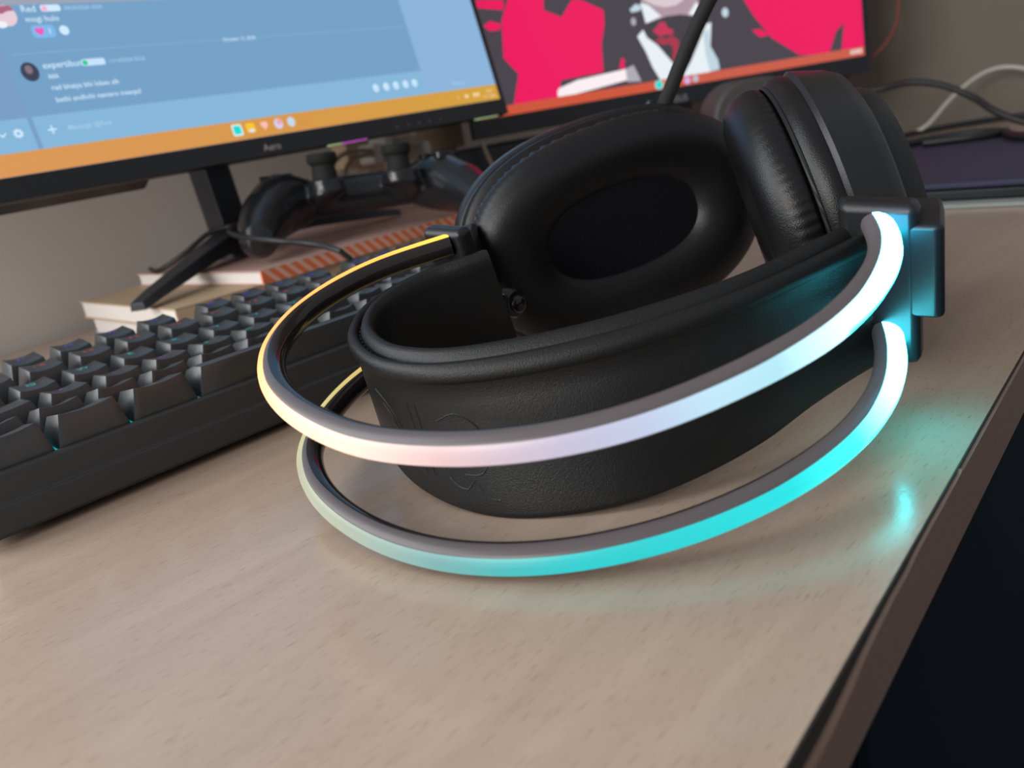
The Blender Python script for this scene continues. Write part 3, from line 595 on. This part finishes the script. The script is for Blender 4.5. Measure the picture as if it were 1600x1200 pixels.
wp('red_shape', [(42.7, 25), (51.8, 50.3), (40.3, 65.7), (44.3, 97.5), (52.8, 113.2), (56, 250), (78, 250), (86.2, 109.1), (84.8, 100.8), (100.8, 92.8), (112.7, 105.9), (122.3, 104.7), (142.2, 93.6), (141.3, 81.6), (135.7, 64.8), (133.8, 40.3), (91.7, 39.2), (85.5, 25)], E_red, -.30)
wp('red_shape', [(23.7, 116.8), (49.1, 113.7), (47.6, 105.5), (24.3, 110.1)], E_red, -.30); wp('red_shape', [(26.9, 94.7), (33.1, 98.1), (43.7, 94.2), (40.9, 89.5), (31.6, 89.9)], E_red, -.30)
wp('white_cuff', [(85.8, 25), (86.2, 30), (88.6, 32.6), (107.2, 37.0), (156.1, 39.8), (156.6, 29.8), (121.7, 26.5), (104, 25)], emat('cuff_white', (.95, .85, .88)), -.26)
wp('grey_cuff', [(156.1, 39.8), (164.7, 42.2), (170.6, 26.8), (156.4, 28.0)], E_lt, -.26); wp('red_spike', [(150.2, 41.5), (153.6, 50), (156.4, 48.7), (155, 39)], E_red, -.27)
wp('neck', [(179.7, 120), (240, 120), (239, 88.7), (233.4, 77), (217.8, 80.3), (203.8, 80.3), (182.6, 77.1), (180.9, 92.5)], E_mauve, -.30)
wp('throat', [(183.6, 97.2), (184, 120), (226, 120), (223.4, 92.3), (214.9, 88.7), (203.9, 88.4), (193.5, 91.4)], E_pale, -.28)
wp('collar', [(179.4, 95.2), (186.8, 92.6), (198.9, 81), (182.5, 76.7)], E_white, -.26); wp('collar', [(236, 89.1), (239.5, 85.2), (236.4, 76.6), (226.6, 79.1)], E_white, -.26)
wp('tie', [(182.5, 76.7), (203.8, 80.3), (217.8, 80.3), (233.4, 77), (244.6, 69.1), (221, 44.5), (205.7, 36.1), (200.7, 43.8), (182.2, 67.8)], E_tie, -.29)
wp('tie_pattern', [(188, 69.5), (193, 72.5), (197, 76.4), (202, 75.6), (204, 70), (209.5, 68), (208, 63), (202, 64.5), (195, 63.5)], emat('tie_bright_red', (.55, .03, .09)), -.27)
wp('tie_pattern', [(189, 60), (196, 63), (201, 61), (208, 62.5), (214.5, 57), (211, 46), (208.5, 38.5), (205, 41), (207, 52), (202, 57), (199.5, 55), (193, 57.5)], E_tred, -.275)
wp('shirt_front', [(172.2, 66.6), (178.9, 71.7), (181.8, 64.5), (191.5, 56.3), (207.6, 35), (202.3, 25), (190.1, 25), (183.8, 37.5), (178.9, 52)], E_white, -.25)
wp('shirt_front', [(214, 25), (224.1, 37.1), (244.5, 68.3), (249.7, 69.3), (246, 48.1), (252.6, 34.8), (253.5, 25.8), (232.7, 24.4)], E_white, -.25)
wp('shirt_shadow', [(240, 60), (246.5, 64), (245.6, 48.1), (252.6, 34.8), (253.5, 25.8), (243, 25), (240, 40)], E_shade, -.22)
wp('button', [(168, 90.8), (174.5, 95), (180, 92.6), (178.4, 88.6), (169.6, 88)], E_shade, -.26); wp('button', disc((170.3, 80), 2.6, 3.6, 12), E_lt, -.26); wp('button', disc((265.4, 76), 3.6, 4.4, 12), E_shade, -.26)
wp('red_shape', [(280, 120), (286.6, 84.6), (295.6, 69), (313, 46.5), (342.3, 26.6), (360, 24.6), (416.6, 24.6), (416.6, 240), (330, 215), (284, 160)], E_red, -.30)
wp('red_shape', [(292, 56.6), (300.8, 56.4), (312, 49.6), (300, 49.1)], E_red, -.28); wp('dark_shape', [(376.3, 24.6), (385, 42.6), (395, 50.7), (390.2, 24.6)], emat('dark_gap', (.058, .048, .062)), -.26)
for a, b, m in ((8, 220, emat('taskbar_red', (.60, .085, .035))), (220, 416.6, emat('taskbar_coral', (.58, .10, .055)))): wp('taskbar', [(a, 16.3), (b, 16.3), (b, 24.9), (a, 24.9)], m, -.24)
wp('app_icon', disc((188.1, 20.8), 4.2), emat('icon_mint', (.35, .85, .8)), -.22); wp('app_icon_face', disc((188.1, 20.8), 3.2), emat('icon_cyan', (0, .66, .62)), -.2)
wp('folder_icon', rrect(194, 200, 17.8, 23.6, 1), emat('icon_amber', (.85, .45, .06)), -.22); wp('round_icon', disc((217.8, 20.4), 3.4), emat('icon_violet', (.66, .42, .75)), -.22); wp('round_icon', disc((226.7, 21), 3.2), emat('icon_pearl', (.52, .48, .62)), -.22)
for y in (19.9, 22.2): wp('clock_line', [(400, y-.8), (414, y-.8), (414, y+.8), (400, y+.8)], emat('clock_pale', (.85, .66, .62)), -.21)
text('maker_name', 'ASUS', 8, mat('logo_silver', (.30, .28, .29), .35), mon2, m2.w(197.5, 2.8, .66), m2.x, m2.u)
obox('stand_column', m2.w(206, 0), m2.x, m2.b, Z3, (-22, 22), (14, 40), (-69, 60), M['mon'], mon2, bevel=2)
prism('stand_base', rrect(-100, 100, -60, 90, 30, 6), m2.x, Vector((m2.b.x, m2.b.y, 0)).normalized(), Z3, Vector((m2.w(206, 0).x, m2.w(206, 0).y, 0)), .2, 9, M['mon'], mon2, bevel=1.5)

# ------------------------------------------------------------------ game controller on the books
gc = Vector((305, 208, 60)); gx = Vector((.88, -.47, -.05)).normalized(); gu = Vector((.02, .06, 1)); gy = gu.cross(gx).normalized(); gu = gx.cross(gy)
def G3(a, b, c): return gc+gx*a+gy*b+gu*c
ctl = empty('game_controller', (305, 230, 33.5), 'black game controller resting on the stacked books below the monitor', 'controller')
V, F = [], []
def add(v, f):
    global V, F
    F += [tuple(i+len(V) for i in q) for q in f]; V += v
def blob(path, rads, seg=16): add(*tubev([G3(*p) for p in path], rads, seg))
for s_ in (-1, 1):
    blob([(s_*34, 14, 3), (s_*46, 10, 3), (s_*58, 2, 1), (s_*67, -14, -5), (s_*73, -32, -13), (s_*76, -46, -19), (s_*76.5, -52, -21)], [13, 18.5, 20, 17.5, 14.5, 11.5, 6])
    blob([(s_*38, 20, 2), (s_*62, 18, 1), (s_*72, 12, 0)], [13, 15, 8])
blob([(-46, 8, 3), (-20, 8, 2), (20, 8, 2), (46, 8, 3)], [13, 12.5, 12.5, 13])
for s_ in (-1, 1): blob([(s_*24, -10, 2), (s_*25, -9, 4), (s_*25, -9, 14)], [13, 13.5, 12.5])
body = mesh('body', V, F, M['pad'], ctl, smooth=True)
rm = body.modifiers.new('remesh', 'REMESH'); rm.mode = 'VOXEL'; rm.voxel_size = .0013; rm.use_smooth_shade = True
sm = body.modifiers.new('smooth', 'SMOOTH'); sm.iterations = 5; sm.factor = .6
for s_ in (-1, 1):
    lathe('thumbstick', G3(s_*25, -9, 12), gu, [(0, 8.5), (6, 8), (11, 7.5), (12.5, 8.8), (14, 10), (18, 10), (19, 9), (18.4, 7), (18, .8)], M['rubber'], ctl)
    obox('shoulder_button', G3(s_*55, 26, 6), gx, gy, gu, (-15, 15), (-4, 6), (-6, 5), M['pad_gloss'], ctl, bevel=3, seg=3)
    obox('trigger', G3(s_*55, 28, -6), gx, gy, gu, (-13, 13), (-4, 9), (-8, 5), M['pad_gloss'], ctl, bevel=3.5, seg=3)
for a, b in ((0, 9), (0, -9), (9, 0), (-9, 0)):
    lathe('face_button', G3(56+a, 6+b, 18.5), gu, [(0, 4.6), (3.5, 4.6), (4.2, 3.8)], M['pad_gloss'], ctl, 20)
    obox('direction_key', G3(-56+a*.8, 6+b*.8, 18.5), gx, gy, gu, (-3.6, 3.6), (-3.6, 3.6), (0, 3.2), M['pad_gloss'], ctl, bevel=1)
obox('touchpad', G3(0, 14, 12), gx, gy, gu, (-26, 26), (-11, 11), (0, 3.4), M['pad'], ctl, bevel=1.5)

# ------------------------------------------------------------------ things round the back of the desk
lap = empty('closed_laptop', (615, -30, 2.7), 'closed navy blue laptop lying flat at the far end of the desk', 'laptop')
box('base', (499, 736), (-176, 128), (2.9, 9.2), M['mon'], lap, bevel=1.2)
box('lid', (498.5, 736.5), (-176.5, 128.5), (9.6, 13.6), M['laptop'], lap, bevel=1.2)
box('hinge', (731, 735), (-140, 92), (8.8, 10), M['mon'], lap)
fo = tag(box('folder', (487, 742), (-178, 120), (.2, 2.5), M['folder'], at=(600, -30, 0), bevel=.3), 'thin pale grey folder under the closed navy laptop', 'folder')
tag(tube('cable', [(812, 112, 57), (826, 88, 57), (832.9, 68.2, 57.8), (833, 41, 60), (836.4, 13.5, 53.4), (836.1, -14, 38.7), (828.7, -34.7, 24.5), (829, -62, 11), (838, -93, 5), (845, -120, 3.4)], 3.1, M['cable'], at=(830, 0, 0)), 'thick black cable arching from behind the red monitor down to the desk', 'cable')
tag(tube('cable', [(880, 90, 3.2), (935.8, 69.9, 3.2), (965, 45, 3.2), (985, 20, 3.2), (1000, -10, 3.2), (1008, -50, 3.2)], 3.0, M['cable'], at=(950, 40, 0)), 'black cable lying flat on the desk close to the right wall', 'cable')
tag(tube('cable', [(690, 5, 17), (704, -4.9, 17), (718, -15, 17), (728, -30, 17), (733, -50, 17), (729, -66, 17), (717, -68, 17), (706, -56, 17), (700, -40, 17), (694, -20, 17)], 3.2, M['cable'], at=(715, -30, 0)), 'short loop of black cable lying on the laptop lid', 'cable')
tag(tube('cable', [(722, -72, 17), (700, -80, 17.2), (680, -92, 17), (672, -108, 17), (682, -124, 17)], 3.4, M['cable'], at=(700, -90, 0)), 'thick black cable end curling over the laptop lid corner', 'cable')
tag(tube('white_cable', [(930, 76, 2.3), (942, 63, 9), (963.4, 49.6, 28.5), (984, 36.9, 43.1), (1000, 24, 51.9), (1008, 10, 54.3), (1010, -8, 50.8), (1010, -30, 40), (1008, -60, 15), (1000, -80, 2.6)], 2.3, M['wcable'], at=(980, 20, 0)), 'white cable looping up against the right wall', 'cable')
tag(tube('red_cable', [(872, 119, 72), (890.5, 105.2, 83.8), (902.2, 92.3, 95.3), (915.5, 85.9, 109), (925.7, 84.1, 126.8), (932, 87, 151.5), (930, 100, 177), (900, 125, 190)], 2.1, M['rcable'], at=(900, 100, 0)), 'red brown cable curving up beside the right edge of the red monitor', 'cable')
# grey rounded box and black speaker
sp1 = empty('desk_speaker', (548, 60, 0), 'dark grey rounded speaker standing between the red monitor and the headset', 'speaker')
prism('cabinet', rrect(-30, 34, 14, 91, 26, 7), (.72, -.69, 0), Z3, (.69, .72, 0), (545, 45, 0), 0, 45, M['greybox'], sp1, bevel=3)
prism('speaker_foot', rrect(-20, 24, -.1, 3, 1), (.72, -.69, 0), Z3, (.69, .72, 0), (545, 45, .2), 4, 40, M['rubber'], sp1)
obox('neck', (545, 45, 0), (.72, -.69, 0), (.69, .72, 0), Z3, (-16, 20), (8, 36), (2, 16), M['greybox'], sp1, bevel=1)
sp2 = empty('subwoofer', (520, 300, 0), 'black box speaker standing below the left corner of the red monitor', 'speaker')
obox('cabinet', (497, 322, 0), (.87, -.5, 0), (.5, .87, 0), Z3, (0, 120), (0, 34), (3, 72), M['mon'], sp2, bevel=2)
for a in (12, 108):
    for b in (8, 27): lathe('rubber_foot', Vector((497, 322, .2))+Vector((.87, -.5, 0))*a+Vector((.5, .87, 0))*b, Z3, [(0, 4), (3, 4)], M['rubber'], sp2, 12)
lathe('driver_cone', Vector((497, 322, 40))+Vector((.87, -.5, 0))*60, (-.5, -.87, 0), [(-1, 28), (1.2, 28), (1.6, 26), (-.5, 22), (-.6, 8), (1, 5), (1.4, 1)], M['plastic_gloss'], sp2)
tag(tube('white_cable', [(503, 292, 78), (504, 291, 72), (508, 290, 58), (513, 288, 45), (520, 284, 30), (530, 278, 12), (545, 270, 2.2), (570, 255, 2.2)], 1.8, M['bcable'], at=(510, 297, 0)), 'thin pale cable hanging below the left corner of the red monitor', 'cable')
# cluster of pale plugs and looping beige cables behind the controller
ps = empty('power_strip', (445, 345, 0), 'beige power strip packed with pale plugs behind the game controller', 'power strip')
obox('strip_body', (400, 338, 0), T, S, Z3, (-4, 150), (10, 30), (74, 101), M['tan'], ps, bevel=2)
for i in range(5):
    a = 8+i*15
    pg = obox('plug', (400, 338, 0), T+Z3*(.25 if i % 2 else -.1), S, Z3, (a, a+10.5), (-12, 10.5), (76+2*(i % 3), 93+2*(i % 2)), M['wcable'], ps, bevel=2.5)
    pg['label'] = 'pale plug'
obox('strip_stand', (400, 338, 0), T, S, Z3, (20, 40), (14, 28), (.2, 75), M['tan'], ps, bevel=1)
obox('strip_stand', (400, 338, 0), T, S, Z3, (120, 140), (14, 28), (.2, 75), M['tan'], ps, bevel=1)
tag(tube('beige_cable', [(352, 318, 37), (357, 322, 60), (360, 325, 74), (366, 325, 83.5), (379, 325, 88.6), (398, 326, 88), (412, 332, 86), (417, 338, 84), (419, 344, 78)], 2.0, M['bcable'], at=(360, 322, 0)), 'outer beige cable arching from the books to the plugs behind the controller', 'cable')
tag(tube('beige_cable', [(366, 318, 36), (369.5, 322, 56), (372, 324, 68), (377, 325, 77.5), (386.5, 325, 83), (402, 327, 83.6), (414, 333, 82), (420, 340, 76)], 2.0, M['bcable'], at=(370, 322, 0)), 'inner beige cable arching from the books to the plugs behind the controller', 'cable')
